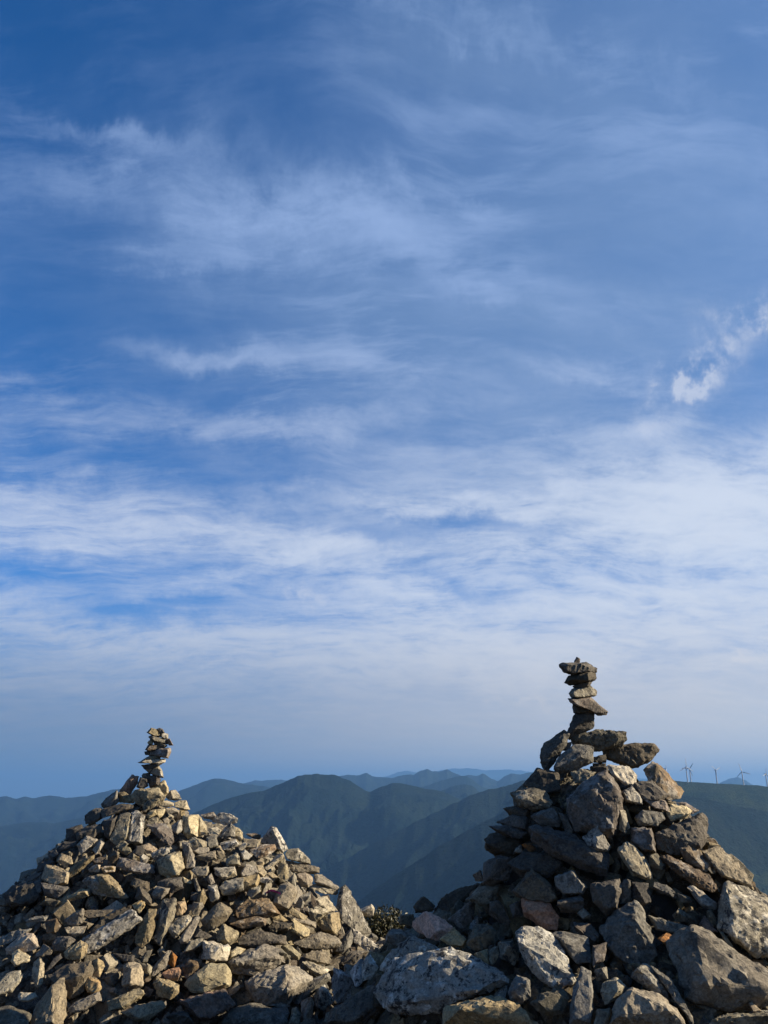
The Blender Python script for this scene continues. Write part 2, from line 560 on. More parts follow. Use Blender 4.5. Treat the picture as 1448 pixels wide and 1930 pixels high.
def hero(outline, ridges, seed, Y=None, deep=False, ymax=8.0, lift=.0, mesh_name='stone'):
    """a stone whose outline, facing the path, was taken off the photograph; returns centre and mesh"""
    rs = random.Random(seed)
    pts = np.array(outline, float)
    cpx = pts.mean(0)
    if Y:
        pts = cpx + (pts - cpx) * np.array([1.05, 1.13])
    Yc = Y if Y else hit(*cpx, ymax=ymax) - lift
    C_ = at(cpx[0], cpx[1], Yc)
    s = Yc / FPX / (math.cos(PITCH) if False else 1.0)
    ev = np.linalg.eigvalsh(np.cov((pts - cpx).T))
    wmin = 2.6 * math.sqrt(max(ev[0], 1)) * Yc / FPX
    wmax = 2.6 * math.sqrt(ev[1]) * Yc / FPX
    size = math.sqrt(wmin * wmax)
    tf = .30 * wmin if not deep else .40 * wmax
    tb = .55 * wmin if not deep else .40 * wmax
    view = (C_ - CAM).normalized()
    P = []
    own = []
    for (x, y) in pts:
        if Y:
            yy = Yc + rs.uniform(-.05, .05) * wmin
        else:
            yo = hit(x, y, ymax=ymax)
            yo = max(Yc - .45 * wmax, min(Yc + .45 * wmax, yo))
            yy = Yc + (yo - Yc) * .55
        own.append(yy)
        P.append(at(x, y, yy))
    n = len(P)
    tx, ty = rs.uniform(-.5, .5), rs.uniform(-.35, .5)
    # rear
    for i, p in enumerate(P[:n]):
        c2 = C_ + (p - C_) * rs.uniform(.7, .9)
        P.append(c2 + view * tb * rs.uniform(.8, 1.1))
    if ridges:
        for (x, y, hh) in ridges:
            yy = np.interp(0, [0], [Yc])
            # own depth of ridge: same tilt as the ring
            w = [1 / (1 + (px - x) ** 2 + (py - y) ** 2) for px, py in pts]
            yy = sum(a * b for a, b in zip(w, own)) / sum(w)
            p = at(x, y, yy)
            P.append(p - view * tf * 1.25 * hh)
    else:
        ew, evec = np.linalg.eigh(np.cov((pts - cpx).T))
        maj, mnr = evec[:, 1], evec[:, 0]
        la, lb = math.sqrt(ew[1]), math.sqrt(ew[0])
        style = rs.random() if not deep else .9
        if style < .62:
            sh = rs.uniform(-.55, .55) * lb
            for sg, kk in ((-1, rs.uniform(.5, 1.0)), (1, rs.uniform(.5, 1.0))):
                q2 = cpx + maj * la * sg * kk + mnr * (sh + rs.uniform(-.25, .25) * lb)
                P.append(at(q2[0], q2[1], Yc) - view * tf * rs.uniform(.95, 1.35))
            if rs.random() < .5:
                q2 = cpx - mnr * sh * 1.2
                P.append(at(q2[0], q2[1], Yc) - view * tf * rs.uniform(.7, 1.0))
        else:
            ins = rs.uniform(.6, .82)
            for i in range(n):
                p = P[i]
                dx_, dy_ = (pts[i] - cpx) / (abs(pts - cpx).max() + 1e-6)
                k = ins * rs.uniform(.9, 1.1)
                c2 = C_ + (p - C_) * min(.92, k)
                P.append(c2 - view * tf * (.9 + tx * dx_ + ty * dy_))
    bm = hull([p - C_ for p in P])
    big = (max(pts[:, 0]) - min(pts[:, 0]))
    cut = 6 if big < 35 else (9 if big < 90 else 15)
    finish_rock(bm, size, seed, bevel=.018, cut=cut, amp=(.038 if big < 60 else .036), maxv=2500 if big > 90 else 900)
    return C_, to_mesh(bm, mesh_name)


def random_rock(seed, cut=5, amp=.034, bev=.014):
    rs = random.Random(seed)
    a, b, c_ = rs.uniform(.8, 1.35), rs.uniform(.6, .95), rs.uniform(.3, .62)
    P = []
    for sx in (-1, 1):
        for sy in (-1, 1):
            for sz in (-1, 1):
                P.append((sx * a * rs.uniform(.35, .55), sy * b * rs.uniform(.3, .55), sz * c_ * rs.uniform(.35, .55)))
    for _ in range(4):
        v = Vector((rs.gauss(0, 1), rs.gauss(0, 1), rs.gauss(0, 1))).normalized()
        P.append((v.x * a * .56, v.y * b * .56, v.z * c_ * .56))
    bm = hull(P)
    return finish_rock(bm, 1.0, seed, bevel=bev, cut=cut, amp=amp, maxv=400)


# outlines read off enlargements of the photograph: region -> (x0, y0, scale)
REG = {'A': (0, 1460, .2210), 'B': (0, 1690, .2210), 'C': (180, 1500, .19337), 'D': (240, 1690, .20718),
       'E': (420, 1530, .20718), 'F': (480, 1700, .20718), 'G': (700, 1420, .31768), 'H': (988, 1420, .31768),
       'I': (900, 1210, .37845), 'J': (180, 1350, .16575)}
STONES = '''
J1 w 585,185 635,137 690,150 750,195 740,232 640,215
J2 d 690,150 735,135 770,150 790,190 745,195
J3 s 745,190 800,195 828,205 825,255 780,260 740,232
J4 g 605,235 640,222 740,245 800,270 830,300 815,318 700,300 630,270
J5 p 800,270 845,255 885,328 835,330
J6 w 592,295 620,272 660,280 650,325 605,322
J7 g 655,290 740,300 820,335 790,350 690,335
J8 b 568,380 600,330 690,325 800,350 760,368 690,380 600,392
J9 d 555,405 600,395 625,420 615,440 570,440
J10 b 608,390 720,365 850,365 858,410 825,472 740,450 612,447
J11 t 548,488 620,450 735,450 738,480 640,500
J12 w 485,528 550,495 680,500 790,485 795,520 740,540 560,535
J13 d 525,560 640,540 755,545 700,585 590,610 560,600
J14 s 560,600 640,590 720,575 750,600 778,690 755,698 660,670 600,635
J15 g 525,675 545,652 610,645 640,690 600,705 535,700
J16 r 275,850 330,780 410,672 495,695 480,760 400,880 370,888 | 410,690,1 400,800,.8
J17 d 470,800 510,700 590,710 600,790 530,830
J18 b 590,710 640,680 700,680 745,720 720,780 620,810 | 700,690,1 690,760,1
J19 w 720,770 790,735 830,810 830,870 785,910 720,850 620,810
J20 w 400,900 460,840 600,830 720,820 790,920 760,960 600,960 520,1010 430,960 | 590,850,1 590,940,1 740,900,.8
J21 g 62,1000 120,930 245,835 265,900 270,980 160,1055 80,1040
J22 t 255,860 330,855 400,900 440,945 445,990 350,990 270,975
J23 s 520,1020 600,950 700,920 742,940 735,985 640,1050 560,1080
J24 w 790,915 850,835 925,840 985,945 920,960 830,950 | 860,850,1 880,930,.8
J25 w 740,960 820,960 900,985 895,1025 800,1040 720,1020
J26 w 900,980 960,955 1035,955 1080,1060 1040,1080 960,1060 900,1030
J27 t 805,1050 880,1030 960,1070 950,1110 850,1115 810,1090
J28 d 50,1060 160,1050 280,990 440,1000 420,1050 260,1110 70,1170
J29 w 575,1130 620,1070 690,1060 700,1120 600,1165
J30 w 690,1060 800,1050 780,1120 720,1170 690,1120
C1 g 135,430 200,250 240,175 340,160 350,260 300,430 200,490 | 230,220,.8 330,220,.9 300,400,.5
C2 s 290,470 330,310 345,160 395,135 440,165 480,200 475,330 455,470 380,475 | 360,190,1 440,190,1.1 430,450,1 330,440,.9
C5 s 490,250 560,205 620,210 610,260 570,300 500,280
C6 b 490,280 610,270 680,260 750,330 770,440 740,500 660,450 550,340
C8 t 650,230 700,210 735,240 710,280 665,270
C9 t 825,140 870,140 880,200 830,205
C10 w 740,290 835,230 850,330 800,380 740,340 | 810,260,1 790,360,.8
C11 w 850,190 1010,180 990,300 1000,400 900,420 850,360 | 900,210,1.2 930,360,1.2
C12 w 985,230 1010,185 1085,290 1095,370 1010,395 | 1020,230,1 1020,380,1
C13 w 1090,310 1180,300 1230,340 1200,380 1110,370
C14 w 1150,200 1210,160 1320,175 1395,215 1385,270 1330,250 1240,285 1140,250
C15 b 1020,185 1150,155 1180,190 1140,235 1060,220
C16 s 1240,330 1320,245 1370,320 1360,400 1230,430 1210,410 | 1325,270,1 1320,390,1
C17 w 1340,300 1400,310 1440,360 1435,420 1410,450 1350,390
C18 g 1080,400 1180,380 1200,490 1110,525 1085,470
C19 w 905,430 960,400 1010,420 1100,450 1090,500 930,540
C20 t 940,540 1010,500 1110,500 1110,545 1010,575
C21 t 970,590 1170,530 1185,620 1090,640 1000,625 | 1000,580,1 1165,545,1 1165,600,.9
C22 t 840,450 900,440 930,545 985,620 970,700 880,710 865,600
C23 t 1180,530 1240,540 1270,590 1200,620
C24 s 1205,460 1360,420 1400,470 1340,520 1240,530
C25 y 1270,620 1370,550 1405,590 1390,660 1280,690
C26 w 590,640 700,570 840,540 870,700 810,780 720,805 620,760 | 730,590,1.2 790,760,1.0 620,660,.5
C28 o 450,480 520,460 610,520 560,570 500,565 480,520
C29 s 540,560 640,510 720,505 725,550 660,590 550,610
C30 w 430,600 470,560 520,600 515,640 480,675 440,640
C31 d 370,560 400,490 470,480 490,540 430,600
C32 y 270,490 340,500 360,550 300,580 240,550
C33 b 200,690 230,590 300,660 420,680 580,680 580,760 400,760 260,720 | 300,690,1 560,700,.8 380,740,.9
C34 o 45,700 120,680 200,690 190,740 90,760
C35 t 0,770 130,770 190,810 240,900 330,1000 200,1005 0,960
C36 d 380,1000 430,870 540,970 555,1060 470,1060
C37 o 360,1060 450,1010 490,1060 430,1138 380,1100
C38 t 540,960 600,880 690,920 730,900 700,960 640,1010 560,1000
C41 s 950,800 985,800 1030,920 1010,980 970,900
C42 t 1000,980 1050,900 1090,1000 1060,1060 980,1080
C43 s 1095,870 1180,860 1215,980 1200,1010 1130,1045 1095,960
C44 y 1200,890 1260,830 1448,790 1448,920 1350,960 1240,970
C45 w 1150,700 1360,690 1380,760 1340,795 1215,800 1170,770 | 1180,720,1 1230,790,1 1350,700,1
C46 w 960,690 1105,690 1110,740 1080,790 990,790 930,730
C47 t 1080,800 1130,750 1170,850 1110,860
C49 w 840,780 945,840 930,860 860,850
C50 d 600,840 700,800 840,790 860,900 740,950 600,900
C51 d 330,860 380,800 520,840 540,940 450,960
A1 d 720,350 800,290 870,280 880,370 800,420 730,420
A3 d 560,570 560,460 630,440 700,420 740,500 650,560
A4 d 640,500 740,440 860,420 880,470 800,540 660,560
A5 t 655,600 740,515 840,555 780,620 690,695
A6 t 785,640 860,560 895,580 850,660 820,680
A7 d 480,640 540,575 660,570 640,620 510,665
A8 d 410,650 480,640 510,680 450,720 420,700
A9 t 480,740 520,665 610,700 625,760 560,790
A10 d 300,840 330,750 440,725 480,745 400,780 350,830
A11 t 350,890 390,765 500,780 600,830 580,930 470,955 390,930
A12 t 560,860 640,750 760,710 810,680 800,720 680,830 600,880
A13 b 780,730 850,700 910,700 880,760 800,760
A14 o 750,810 800,770 860,770 850,830 770,835
A15 o 860,790 960,780 990,820 890,850
A16 b 920,690 980,640 1020,700 1000,760 920,760
A17 t 690,910 760,860 900,850 970,880 1030,970 1100,1050 960,1060 800,1020
A18 t 490,1110 560,1040 700,970 770,980 760,1040 600,1080
A19 d 345,920 460,950 600,960 560,1000 500,1065 380,1040
A20 d 20,1020 130,940 290,910 360,1030 280,1100 150,1131 40,1110
A21 d 200,900 290,845 370,830 330,880 230,920
A22 g 330,1110 400,1050 520,1080 470,1131
A23 g -90,1131 -60,1040 60,1050 90,1120
A24 d 270,920 345,890 370,1000 330,1030
A25 g 970,620 1060,560 1100,590 1050,650
A26 d 870,400 1000,350 1000,450 930,560 890,520
B1 s 700,350 850,300 1130,100 1225,190 1215,220 1000,340 690,540 620,480 | 720,360,1 1140,130,1 1205,205,.8 720,470,.8
B30 d 730,330 850,200 1060,80 1130,110 850,310
B2 t 545,480 600,420 690,370 750,400 745,480 680,545 560,530
B3 w 1125,70 1190,30 1240,45 1235,90 1190,150 1150,110
B4 t 545,200 620,140 710,95 728,120 715,220 650,255 570,240
B5 t 545,260 740,250 690,330 640,350 590,320
B6 b 380,210 480,180 525,250 470,320 400,310 | 480,200,1 460,290,.8
B7 o 40,450 110,380 200,310 290,310 320,360 340,440 240,475 150,470 50,500
B8 w 90,550 110,480 160,450 270,510 260,550 130,600
B9 y -60,760 80,640 180,630 200,690 100,820 -60,870
B10 w 270,650 290,560 340,515 385,570 365,740 320,800 280,720 | 345,560,1 320,760,1
B11 t 295,510 370,400 430,440 440,490 350,520
B12 d 440,400 490,340 600,340 650,370 560,460 460,465
B13 d 380,650 460,520 520,480 530,520 430,620
B15 t 770,650 790,560 830,525 880,550 895,600 850,690 790,680
B16 o 715,740 760,680 860,720 870,790 810,840 740,810
B17 t 1040,760 1050,600 1090,565 1190,562 1225,650 1228,770 1120,790 | 1120,610,1.1 1110,740,1.1 1190,600,.7
B18 w 905,900 1000,860 1190,770 1245,830 1200,870 1060,960 920,980 | 1010,870,1 1050,940,1 1230,820,.9
B19 t 580,960 620,910 740,880 850,805 875,880 740,940 680,990 590,1000
B20 t 1020,990 1200,910 1400,880 1420,940 1260,1060 1160,1065 | 1100,980,1 1240,920,1 1180,1040,1
B23 g 210,210 280,170 420,160 390,210 240,225
B24 g -60,440 -60,370 150,280 280,270 200,330 80,400
B25 w 150,850 170,815 300,820 330,860 250,900 160,890
B26 g -60,960 90,930 280,1000 240,1120 -60,1120
B27 d 640,120 800,120 980,110 900,170 740,190
B28 d 960,480 1060,490 1150,500 1150,570 1060,560
B29 d 400,680 560,580 780,540 800,640 720,820 600,880 500,700
D1 s 240,400 270,250 320,20 450,0 440,180 370,330 300,450
D2 o 430,130 450,50 530,35 545,120 500,170 450,180
D3 s 350,280 450,190 560,160 600,200 540,290 430,390
D4 t 470,400 540,280 640,165 670,190 600,320 570,420 490,435
D5 t 580,120 600,50 690,50 700,90 640,160 590,170
D6 t 665,220 740,130 850,40 970,130 900,220 780,310 700,280 | 850,70,1 900,150,1 760,210,.9
D7 w 800,360 870,240 1020,320 1010,380 940,445 820,410 | 875,260,1 900,390,1
D8 w 680,570 690,390 950,450 940,500 910,590 780,600 | 705,420,1 760,570,1 850,460,1
D9 t 905,600 1050,500 1250,430 1400,470 1448,600 1340,650 1180,720 950,700 | 960,590,1.1 1330,545,1.1 1200,470,.6
D31 w 930,500 1000,455 1080,475 1030,530 940,560
D10 g 500,520 570,400 700,370 680,440 600,490
D11 t 215,710 250,620 370,490 400,500 360,640 240,725
D12 r 365,520 400,485 460,550 430,640 370,620
D13 r 310,700 380,660 475,640 490,680 460,770 370,765
D14 t 230,790 270,740 400,760 480,800 470,870 390,940 280,910
D15 b 500,650 560,570 640,590 655,640 590,720 530,760
D19 t 70,360 110,240 200,105 270,110 250,300 200,420 130,470 80,430
D20 d 600,370 650,290 780,360 720,390
D21 b 980,130 1100,20 1280,10 1400,160 1290,190 1000,200
D22 b 910,250 1100,190 1180,170 1270,200 1260,270 1050,290
D23 d 1000,380 1180,300 1300,330 1448,360 1448,440 1150,460 1010,440
D24 g 140,680 180,600 230,640 210,720
D26 d 350,1100 420,1040 560,1050 620,1180 480,1180
E1 s 330,280 440,130 490,145 600,340 550,378 430,300 | 460,160,1.2 540,350,1
E2 p 240,350 330,300 480,290 490,340 400,410 310,420
E3 s 565,380 600,340 690,335 800,440 805,480 740,480 590,430 | 690,350,1 710,450,1
E4 t 570,440 700,480 880,500 885,560 800,570 700,550 600,540
E5 w 380,510 480,400 540,372 560,410 500,470 400,535
E6 w 500,580 505,440 560,430 600,540 600,600 570,625
E7 y 590,620 650,555 675,600 665,690 620,680
E8 t 450,830 520,660 600,630 680,700 685,760 590,905 480,880 | 600,660,.9 670,720,1 590,870,1 490,830,.8
E9 o 665,570 750,550 820,590 820,630 780,690 700,680 | 760,570,1 770,660,1
E10 w 780,680 870,645 1000,690 1060,730 1040,755 930,750 830,715
E11 t 830,560 900,570 1060,690 1055,720 930,680 830,640
E12 s 1030,850 1070,690 1110,655 1160,720 1240,870 1360,1100 1320,1158 1200,1090 1080,990
E13 w 840,800 880,765 950,770 1050,900 960,910 860,860
E14 s 770,900 860,850 970,900 920,960 850,1000 800,990
E15 t 855,1000 920,930 1060,910 1080,1050 1030,1120 900,1080 | 980,930,1 1000,1080,1
E16 t 640,990 650,960 850,1000 850,1060 760,1040
E17 w 620,1090 640,970 740,1030 800,1070 790,1130 720,1148
E18 w 1250,890 1350,845 1380,880 1370,945 1280,945
E19 t 600,900 630,865 770,950 760,990 680,970 610,930
E20 y 700,770 800,720 800,800 750,830
E21 g 640,870 700,770 740,860 720,880
E22 y 215,755 240,680 350,665 340,730 260,790
E23 t 0,640 160,590 330,560 340,600 310,700 100,740 0,730
E24 t 160,560 210,470 300,490 330,550 260,590 170,590
E25 t 300,480 360,490 400,560 370,600 320,560
E26 w 0,510 110,505 130,580 20,620 0,610
E27 y 30,480 60,400 140,370 165,490 80,490
E28 t 0,270 100,245 150,300 60,350 0,350
E29 w 145,330 190,275 220,285 210,330 160,360
E30 w 160,370 200,340 270,400 230,440 180,440
E31 t 300,450 350,435 385,470 360,500 310,490
E32 t 390,560 440,545 520,600 460,610
E33 t 450,960 530,935 600,990 540,1005 460,990
E34 d 410,1050 480,1000 640,1010 600,1080 460,1090
E35 b 200,200 290,195 350,210 340,260 270,240
E37 t 360,720 400,640 410,700 400,770 350,770
E38 w 330,600 420,595 460,640 400,660 340,640
F1 t 330,370 520,290 600,265 740,310 800,370 760,430 620,440 450,420 | 560,300,1 770,370,1 600,380,1
F2 g 740,450 830,290 880,235 900,320 880,400 800,480 | 875,260,1 820,440,1
F3 w 890,230 1020,320 1165,430 1110,510 1000,430 900,370
F4 t 435,500 520,440 650,450 700,520 690,565 560,565 | 600,460,1 600,550,1
F5 y 0,500 40,420 150,380 250,430 330,490 320,530 200,560 0,520
F6 y 230,400 310,380 430,480 400,530 300,500
F7 s 425,545 480,530 700,620 600,690 520,650
F16 g 130,940 230,905 330,950 250,970
F20 g 310,800 420,740 620,690 680,640 700,700 640,760 520,840 400,940 310,900
F21 d 860,450 1020,440 960,530 880,600 780,560
F14 g 0,970 110,955 300,960 330,1010 290,1130 0,1130
F15 s 310,1130 340,970 380,950 420,1010 410,1130
F13 b 420,900 490,870 540,900 510,1130 420,1130
F8 L 690,720 720,600 800,620 900,700 930,840 790,930 720,900
F9 L 860,640 960,530 990,500 980,740 920,780
F10 L 970,560 1050,460 1130,600 1060,710 980,720
F11 L 540,850 560,790 640,750 680,830 730,910 630,990 560,960
F17 g 1190,370 1200,290 1240,240 1350,250 1400,330 1300,400
F18 g 1320,210 1320,115 1448,110 1448,220
G2 R 240,1000 320,930 420,980 490,1030 480,1060 400,1110 340,1100 250,1040 | 325,945,1 385,1060,1
G3 o 400,1100 490,1035 570,1110 550,1150 480,1150
G4 b 450,990 530,940 590,870 620,890 600,1000 540,1050
G5 d 250,900 310,840 380,900 360,940 260,950
G6 d 420,850 520,800 640,770 660,800 560,880 450,950 370,930
G7 g 555,870 640,790 700,780 760,790 740,860 690,920 640,900
G8 b 700,880 760,870 830,1000 800,1030 700,960
G9 d 830,820 950,670 1080,790 1110,870 1050,900 900,870
G10 R 890,830 1060,890 1115,970 1110,1050 1030,1050 900,960 885,900
G11 L 855,1060 900,1020 1000,1030 1120,1110 1220,1340 1200,1370 1100,1400 960,1310 880,1180
G12 g 1060,1070 1130,1050 1290,1090 1310,1240 1220,1250 1150,1130
G13 s 750,1120 840,1110 880,1200 850,1260 770,1220
G14 g 560,1130 620,1010 690,1010 760,1070 740,1130 620,1180
G15 y 610,1190 690,1160 700,1250 640,1240
G16 g 690,1170 750,1140 760,1210 720,1255 700,1230
G17 g 805,1420 860,1310 940,1340 950,1450 890,1490 830,1470
G18 g 940,1480 1010,1420 1130,1400 1175,1450 1140,1550 1020,1560
G21 g 1085,730 1190,690 1280,790 1260,840 1140,840 1090,790
G22 d 660,650 760,600 830,620 820,750 720,790 660,780
G23 p 600,720 650,690 670,760 620,760
G24 d 800,650 900,590 1050,590 1140,650 1060,740 880,730
G25 d 670,560 690,480 760,470 890,520 850,610 720,600
G26 d 690,430 850,420 930,470 880,510 780,490
G27 d 740,410 840,360 930,380 930,460 800,430
G28 d 780,325 850,310 940,340 920,380 820,370
G29 s 820,235 930,195 1030,220 1080,290 1060,330 960,340 870,310
G30 d 895,190 980,85 1110,110 1130,220 1050,240 960,200
G31 g 940,370 1000,340 1080,320 1130,400 1120,440 1000,430
G32 g 1110,350 1150,360 1195,450 1190,485 1150,460
G33 d 930,430 1000,425 1180,470 1320,590 1425,600 1400,740 1300,710 1080,620 950,520 | 960,450,1 1180,520,1.1 1330,610,1.1 1400,700,.9 1120,600,.9
G34 r 890,540 950,530 980,570 940,590
G35 g 840,600 860,560 890,540 900,590
G37 d 820,900 890,870 900,960 840,980
H1 b 245,270 320,190 480,90 540,160 580,230 590,330 560,440 530,500 440,480 300,470 240,330 | 490,120,.9 560,260,.9 520,450,.8 290,280,.5 400,220,.9 380,420,.7
H2 w 490,65 620,75 670,130 665,200 600,190 520,130
H3 w 580,230 640,190 690,250 705,305 600,290
H4 g 275,110 340,90 430,110 380,180 300,180
H5 b 700,95 760,45 800,60 880,140 955,230 930,270 860,280 760,220 | 790,80,1 830,230,1 920,250,.6
H7 p 700,250 780,250 850,290 860,350 780,330 720,290
H8 g 650,380 700,335 820,350 840,390 790,430 680,430
H9 w 840,350 870,300 960,310 1000,340 960,390 870,400
H10 p 900,290 960,290 1040,340 1000,360
H11 d 775,480 840,440 1040,360 1060,350 1095,390 1090,500 1050,570 900,610 790,570 | 1020,385,1 1040,540,1 830,480,.7
H12 b 635,520 640,440 760,440 785,590 700,580
H13 s 350,500 430,400 520,560 500,580 410,590 360,540 | 435,430,1 430,560,1
H14 w 545,570 610,520 650,540 720,610 765,740 740,760 640,720 590,640
H15 p 800,610 850,600 960,650 1100,720 1155,800 1120,830 1000,780 900,710
H16 b 920,560 990,510 1040,570 1110,660 1080,710 960,640
H17 t 1050,580 1150,545 1280,660 1370,800 1200,750 1110,680
H19 t 960,790 1000,780 1150,890 1140,930 1050,910
H20 t 1080,930 1110,920 1140,980 1130,1030 1090,1010
H21 r 1040,1010 1070,960 1150,1060 1080,1080
H22 y 1155,1050 1180,1060 1240,1140 1235,1180 1200,1150
H24 g 440,1040 500,960 660,870 700,900 720,980 800,1200 740,1260 600,1250 500,1160
H25 g 735,960 800,990 990,1030 940,1080 780,1050
H26 g 880,960 920,915 990,965 960,1000 900,1000
H27 d 385,770 560,740 590,800 560,940 490,970 400,880
H28 g 565,790 600,740 635,750 640,880 570,900
H29 d 640,760 740,770 755,880 700,910 640,870
H30 g 740,600 790,590 830,660 820,700 740,670
H31 g 770,760 840,780 900,820 890,860 770,810
H32 g 910,830 980,850 1000,880 930,890
H33 b 290,1000 400,1010 450,1080 420,1120 310,1060
H34 b 405,1140 490,1120 480,1230 410,1270
H35 y 415,1280 490,1265 500,1340 430,1350
H36 g 270,1620 280,1450 340,1260 400,1290 415,1450 400,1620
H37 y 450,1420 470,1360 550,1325 610,1380 570,1440 480,1500 | 545,1345,1 560,1410,1
H39 g 630,1330 700,1250 740,1250 860,1370 880,1480 760,1420
H40 g 740,1250 870,1330 1000,1560 1010,1620 900,1480
H41 g 410,1620 430,1520 510,1510 500,1620
H42 g 1080,1620 1200,1550 1448,1540 1500,1620
H43 o 1330,1480 1350,1470 1410,1530 1360,1540
H44 g 310,950 350,915 400,960 350,990
H45 y 560,310 600,340 630,440 600,480 560,450
H46 r 790,1100 850,1060 900,1100 860,1150
H47 d 200,870 340,840 360,940 220,950
H48 d 840,470 900,420 1000,400 990,440
I1 p 482,95 495,75 512,85 510,103 485,108
I2 d 408,115 430,105 540,105 592,130 590,150 480,165 430,150
I3 d 435,200 455,170 530,145 580,142 592,180 570,195 460,215 | 550,155,1 555,190,1 460,190,.6
I4 d 475,220 520,197 570,197 560,222 490,235
I5 g 455,255 480,232 560,220 593,245 590,265 520,282 470,278
I6 b 453,285 560,278 600,310 650,345 640,360 600,360 540,330 470,308
I7 b 475,308 570,318 578,350 500,358 480,352
I8 d 445,450 480,370 500,340 575,325 583,380 575,430 520,460 460,480
I9 g 465,480 510,455 600,440 740,450 740,490 710,520 590,540 480,510
I10 g 312,560 330,510 430,450 460,465 440,520 400,580 350,640 320,610
I11 g 378,630 400,580 480,520 575,525 575,600 480,640 400,655
I12 d 625,540 640,510 760,505 880,510 905,540 870,585 770,625 640,580
I13 d 575,575 640,560 640,600 580,600
I14 d 575,605 640,605 640,630 575,630
I15 d 420,540 440,505 470,500 460,540
H50 d 650,170 760,160 860,250 800,300 690,280
E50 t 185,245 350,250 335,335 200,335
I14b d 560,622 650,622 650,690 570,690
I17 d 410,750 440,650 480,650 520,720 450,780
'''
BOULDERS = '''
G1 L 15,1400 130,1215 400,1160 470,1148 640,1220 790,1300 815,1350 720,1420 380,1540 180,1570 60,1530 | 430,1180,.9 770,1335,.5 620,1410,.9 180,1300,.8 130,1480,.8 # broad grey boulder blotched with pale lichen, shaded, at the bottom centre # boulder
G1b L 90,1200 230,1080 340,1125 420,1165 300,1260 130,1320 40,1290 | 240,1110,.9 120,1260,.7 # mottled grey rock leaning on the upper left of the broad grey boulder # rock
G19 t 410,1625 430,1520 560,1460 710,1430 860,1480 1010,1625 # yellowish lichened rock cut off by the bottom edge, below the broad boulder # rock
H23 t 830,1130 900,1060 1000,1010 1130,1080 1500,1310 1500,1480 1350,1530 1150,1530 970,1460 900,1280 | 1000,1050,1 1080,1360,1.1 1450,1400,1 # wedge shaped sandy block with shaded left face, foot of the right mound # boulder
H18 s 1150,920 1190,760 1210,750 1500,880 1540,1210 1370,1210 1240,1120 1145,1030 | 1200,790,1 1250,1080,1 1480,1000,1 # big slanting pale speckled slab at the right edge above the wedge shaped block # boulder
H38 t 485,1620 540,1470 640,1380 800,1430 930,1530 960,1620 | 640,1400,1 560,1560,1 860,1520,1 # sunlit sandy rock with a peaked top at the lower right bottom edge # rock
D16 y 520,800 580,710 750,610 900,600 950,700 945,820 750,880 640,900 570,870 | 660,720,1 900,720,1 900,800,1 700,860,.8 # rounded boulder with sunlit ochre band, at the foot of the left cairn # boulder
D17 r 470,940 650,880 880,830 1000,980 850,1050 770,1130 640,1130 530,1030 # mauve brown rock stained rusty, under the boulder with the ochre band # rock
F30 t -113,722 60,640 275,570 420,600 555,690 300,940 100,960 -20,890 | 285,610,1.2 305,800,1.2 -40,740,.4 # angular block with dark left face and bright right face at the shadow edge # boulder
F12 d 630,1130 700,980 900,860 1100,720 1080,980 900,1130 # dark slanting slab in shade just left of the broad grey boulder # rock
B14 t 255,1100 300,940 450,740 510,690 545,690 570,800 570,1000 520,1110 270,1110 | 450,750,1.1 440,1060,1.2 540,760,.7 # fang shaped upright stone with sunlit tan right face, bottom left corner # rock
D25 g 840,1180 900,1020 1150,960 1300,1000 1448,1180 # low grey rock in shadow cut off by the bottom edge left of centre # rock
'''


def parse(line):
    parts = line.split('#')
    body = parts[0].split('|')
    tk = body[0].split()
    sid, kind = tk[0], tk[1]
    x0, y0, s = REG[sid[0]]
    f = lambda t: [float(v) for v in t.split(',')]
    out = [(x0 + f(t)[0] * s, y0 + f(t)[1] * s) for t in tk[2:]]
    rd = []
    if len(body) > 1:
        for t in body[1].split():
            a = f(t)
            rd.append((x0 + a[0] * s, y0 + a[1] * s, a[2]))
    return sid, kind, out, rd, [p.strip() for p in parts[1:]]


def empty(name, loc):
    o = bpy.data.objects.new(name, None)
    o.empty_display_size = .2
    col.objects.link(o)
    o.location = loc
    return o


left = tag(empty('stone_cairn', (AL.x, AL.y, GZ)), 'broad cone shaped heap of many small sunlit stones on the left', 'cairn')
right = tag(empty('stone_cairn', (AR.x, AR.y, GZ)), 'steep mound of large dark grey stones on the right, mostly in shade', 'cairn')
towl = tag(empty('stone_stack', (AL.x, AL.y, AL.z)), 'small leaning stack of thin flat stones balanced on top of the left heap', 'stone stack')
towr = tag(empty('stone_stack', (AR.x, AR.y, AR.z)), 'tall dark stack of stones with a tiny pink pebble on top, on the right mound', 'stone stack')

